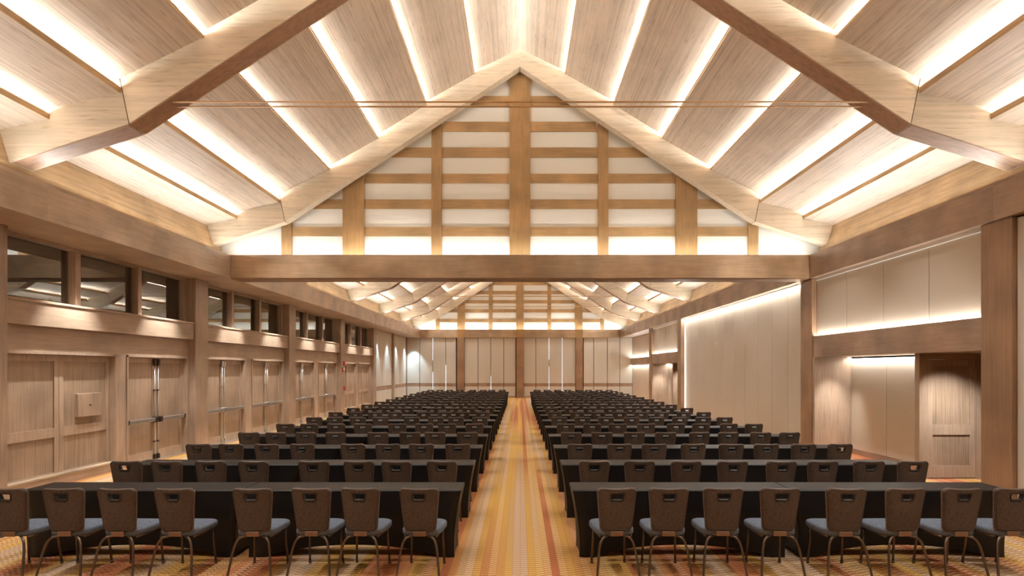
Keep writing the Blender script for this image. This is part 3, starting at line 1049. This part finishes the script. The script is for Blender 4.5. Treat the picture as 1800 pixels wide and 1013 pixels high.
# ------------------------------------------------------------------ chairs
def chair_meshes():
    out = {}
    N = 56
    def rrect(cx, cz, wt, wb, h, r, n=N, dip=0.0):
        """rounded trapezoid outline, counter-clockwise from the right"""
        cs = [(wt / 2, h / 2, 0), (-wt / 2, h / 2, 90), (-wb / 2, -h / 2, 180), (wb / 2, -h / 2, 270)]
        pts = []
        q = n // 4
        per_c = q // 2
        for ci, (x, z, a0) in enumerate(cs):
            sx = -1 if x > 0 else 1
            sz = -1 if z > 0 else 1
            ccx, ccz = x + sx * r, z + sz * r
            for i in range(per_c):
                a = math.radians(a0 + 90 * i / (per_c - 1))
                pts.append((ccx + r * math.cos(a), ccz + r * math.sin(a)))
            nx, nz_, na = cs[(ci + 1) % 4]
            sx2 = -1 if nx > 0 else 1
            sz2 = -1 if nz_ > 0 else 1
            e = pts[-1]
            st = (nx + sx2 * r + r * math.cos(math.radians(na)), nz_ + sz2 * r + r * math.sin(math.radians(na)))
            rest = q - per_c
            for i in range(1, rest + 1):
                f = i / (rest + 1)
                pts.append((e[0] + (st[0] - e[0]) * f, e[1] + (st[1] - e[1]) * f))
        res = []
        for x, z in pts:
            if dip and z > h / 2 - 0.02:
                z -= dip * (1 - (2 * x / wt) ** 2)
            res.append((cx + x, cz + z))
        return res
    ZB, ZT = 0.455, 0.905
    HZ = (ZB + ZT) / 2
    outer = rrect(0, HZ, 0.395, 0.325, ZT - ZB, 0.05, dip=0.010)
    inner = rrect(0, 0.818, 0.130, 0.116, 0.072, 0.018)
    def yb(x, z):           # mid surface of the back: leaning and gently bowed round the sitter
        return -0.205 - 0.12 * (z - ZB) + 0.75 * x * x - 0.05 * (z - ZB) ** 2
    ts = [0, 0.02, 0.07, 0.16, 0.45, 0.75, 0.92, 1.0]
    th = [0.006, 0.017, 0.023, 0.026, 0.028, 0.027, 0.024, 0.014]
    m = MB()
    vs = []
    n = len(outer)
    for side in (-1, 1):
        for t, h in zip(ts, th):
            for (ox, oz), (ix, iz) in zip(outer, inner):
                x, z = ox + (ix - ox) * t, oz + (iz - oz) * t
                vs.append((x, yb(x, z) + side * h, z))
    R = len(ts)
    fs = []
    for sd in range(2):
        o = sd * R * n
        for j in range(R - 1):
            for i in range(n):
                a, b2 = o + j * n + i, o + j * n + (i + 1) % n
                fs.append([a, b2, b2 + n, a + n])
    for j in (0, R - 1):
        for i in range(n):
            a, b2 = j * n + i, j * n + (i + 1) % n
            fs.append([a, b2, b2 + R * n, a + R * n])
    m.add(vs, fs, True)
    out['back'] = m.mesh('backrest'); out['back'].materials.append(M['back'])
    m = MB()
    for side, k in ((-1, 0.0215), (1, 0.0215)):
        ring = []
        for (ox, oz), (ix, iz) in zip(outer, inner):
            x, z = ox + (ix - ox) * 0.075, oz + (iz - oz) * 0.075
            ring.append((x, yb(x, z) + side * (k + 0.003), z))
        m.tube(ring, 0.0036, 6, closed=True)
    em = MB()
    em.tube([(x, yb(x, z) + 0.004, z) for x, z in outer], 0.0062, 6, closed=True)  # outer edge band, its highlight put into the colour
    out['edge'] = em.mesh('highlight_trim'); out['edge'].materials.append(M['edge'])
    out['pipe'] = m.mesh('piping'); out['pipe'].materials.append(M['pipe'])
    m = MB()
    for side in (-1, 1):
        m.tube([(x, yb(x, z) + side * 0.021, z) for x, z in inner], 0.006, 6, closed=True)
    vs = [(x, yb(x, z) + sd * 0.024, z) for sd in (-1, 1) for x, z in rrect(0, 0.818, 0.124, 0.110, 0.066, 0.016)]
    m.add(vs, [[i, (i + 1) % N, (i + 1) % N + N, i + N] for i in range(N)], True)
    out['hole'] = m.mesh('handle_rim'); out['hole'].materials.append(M['rubber'])
    # seat cushion
    m = MB()
    def seat_outline(g):
        pts = []
        for i in range(40):
            a = 2 * math.pi * i / 40
            c, s_ = math.cos(a), math.sin(a)
            e = 0.45
            x = math.copysign(abs(c) ** e, c)
            y = math.copysign(abs(s_) ** e, s_)
            w = 0.212 + 0.016 * y
            pts.append((x * (w - g), 0.02 + y * (0.225 - g)))
        return pts
    lv = [(0.03, 0.405), (0.008, 0.41), (0.0, 0.422), (0.0, 0.455), (0.006, 0.468), (0.02, 0.477), (0.07, 0.483), (0.14, 0.486)]
    vs = []
    for g, z in lv:
        vs += [(x, y, z) for x, y in seat_outline(g)]
    k = len(lv)
    fs = [[j * 40 + i, j * 40 + (i + 1) % 40, (j + 1) * 40 + (i + 1) % 40, (j + 1) * 40 + i] for j in range(k - 1) for i in range(40)]
    fs += [list(range(40))[::-1], [(k - 1) * 40 + i for i in range(40)]]
    m.add(vs, fs, True)
    out['seat'] = m.mesh('seat'); out['seat'].materials.append(M['seat'])
    m = MB()
    m.box(-0.066, 0.066, -0.236, -0.222, 0.412, 0.462, 0.004)
    out['plate'] = m.mesh('back_plate'); out['plate'].materials.append(M['plate'])
    m = MB()
    for sx in (-1, 1):
        m.tube([(sx * 0.16, -0.18, 0.397), (sx * 0.185, 0.17, 0.397)], 0.011, 8)
    for y in (-0.12, 0.14):
        m.tube([(-0.17, y, 0.395), (0.17, y, 0.395)], 0.010, 8)
    out['frame'] = m.mesh('seat_frame'); out['frame'].materials.append(M['leg'])
    def smooth(pts, n=5):
        P_ = [Vector(p) for p in pts]
        res = []
        for i in range(len(P_) - 1):
            p0, p1, p2, p3 = P_[max(i - 1, 0)], P_[i], P_[i + 1], P_[min(i + 2, len(P_) - 1)]
            for j in range(n):
                t = j / n
                res.append(0.5 * ((2 * p1) + (-p0 + p2) * t + (2 * p0 - 5 * p1 + 4 * p2 - p3) * t * t + (-p0 + 3 * p1 - 3 * p2 + p3) * t ** 3))
        res.append(P_[-1])
        return res
    for sx, nm in ((-1, 'rl'), (1, 'rr')):
        m = MB()
        pts = smooth([(sx * 0.085, -0.19, 0.405), (sx * 0.125, -0.215, 0.398), (sx * 0.160, -0.235, 0.360), (sx * 0.182, -0.255, 0.28), (sx * 0.200, -0.285, 0.15), (sx * 0.216, -0.315, 0.012)])
        m.tube(pts, 0.0125, 8)
        m.tube([(sx * 0.2155, -0.314, 0.03), (sx * 0.2175, -0.318, 0.0)], 0.016, 8)
        out[nm] = m.mesh('leg'); out[nm].materials.append(M['leg'])
    for sx, nm in ((-1, 'fl'), (1, 'fr')):
        m = MB()
        m.tube([(sx * 0.165, 0.165, 0.40), (sx * 0.172, 0.180, 0.2), (sx * 0.180, 0.20, 0.012)], 0.0125, 8)
        m.tube([(sx * 0.1795, 0.199, 0.03), (sx * 0.1805, 0.201, 0.0)], 0.016, 8)
        out[nm] = m.mesh('leg'); out[nm].materials.append(M['leg'])
    return out

CH = chair_meshes()
LEFT_X = [-1.005, -1.60, -2.10, -2.69, -3.47, -4.04, -4.60, -5.14]
RIGHT_X0 = [0.965, 1.50, 2.06, 2.63, 3.29, 3.87, 4.44, 4.98]
RIGHT_X = [0.975, 1.57, 2.16, 2.77, 3.40, 3.95, 4.56, 5.12]
for k, ry in enumerate(ROW_Y):
    for s in (-1, 1):
        xs = LEFT_X if s < 0 else (RIGHT_X0 if k == 0 else RIGHT_X)
        for j, x in enumerate(xs):
            jx = random.uniform(-0.02, 0.02) if k > 1 else 0.0
            c = empty('banquet_chair', (x + jx, ry - 0.345 + random.uniform(-0.012, 0.012), 0))
            c.rotation_euler = (0, 0, math.radians(random.uniform(-3.0, 3.0)))
            side = 'door side' if s < 0 else 'fabric panel side'
            tag(c, 'brown padded chair, %s from the aisle, %s, %s' % (ORD[j], row_phrase(k), side), 'chair', 'banquet chairs behind the tables')
            child(CH['seat'], 'seat', c)
            bk = child(CH['back'], 'backrest', c)
            child(CH['pipe'], 'piping', bk)
            child(CH['edge'], 'highlight_trim', bk)
            child(CH['hole'], 'handle_rim', bk)
            child(CH['plate'], 'back_plate', c)
            child(CH['frame'], 'seat_frame', c)
            for q in ('rl', 'rr', 'fl', 'fr'):
                child(CH[q], 'leg', c)
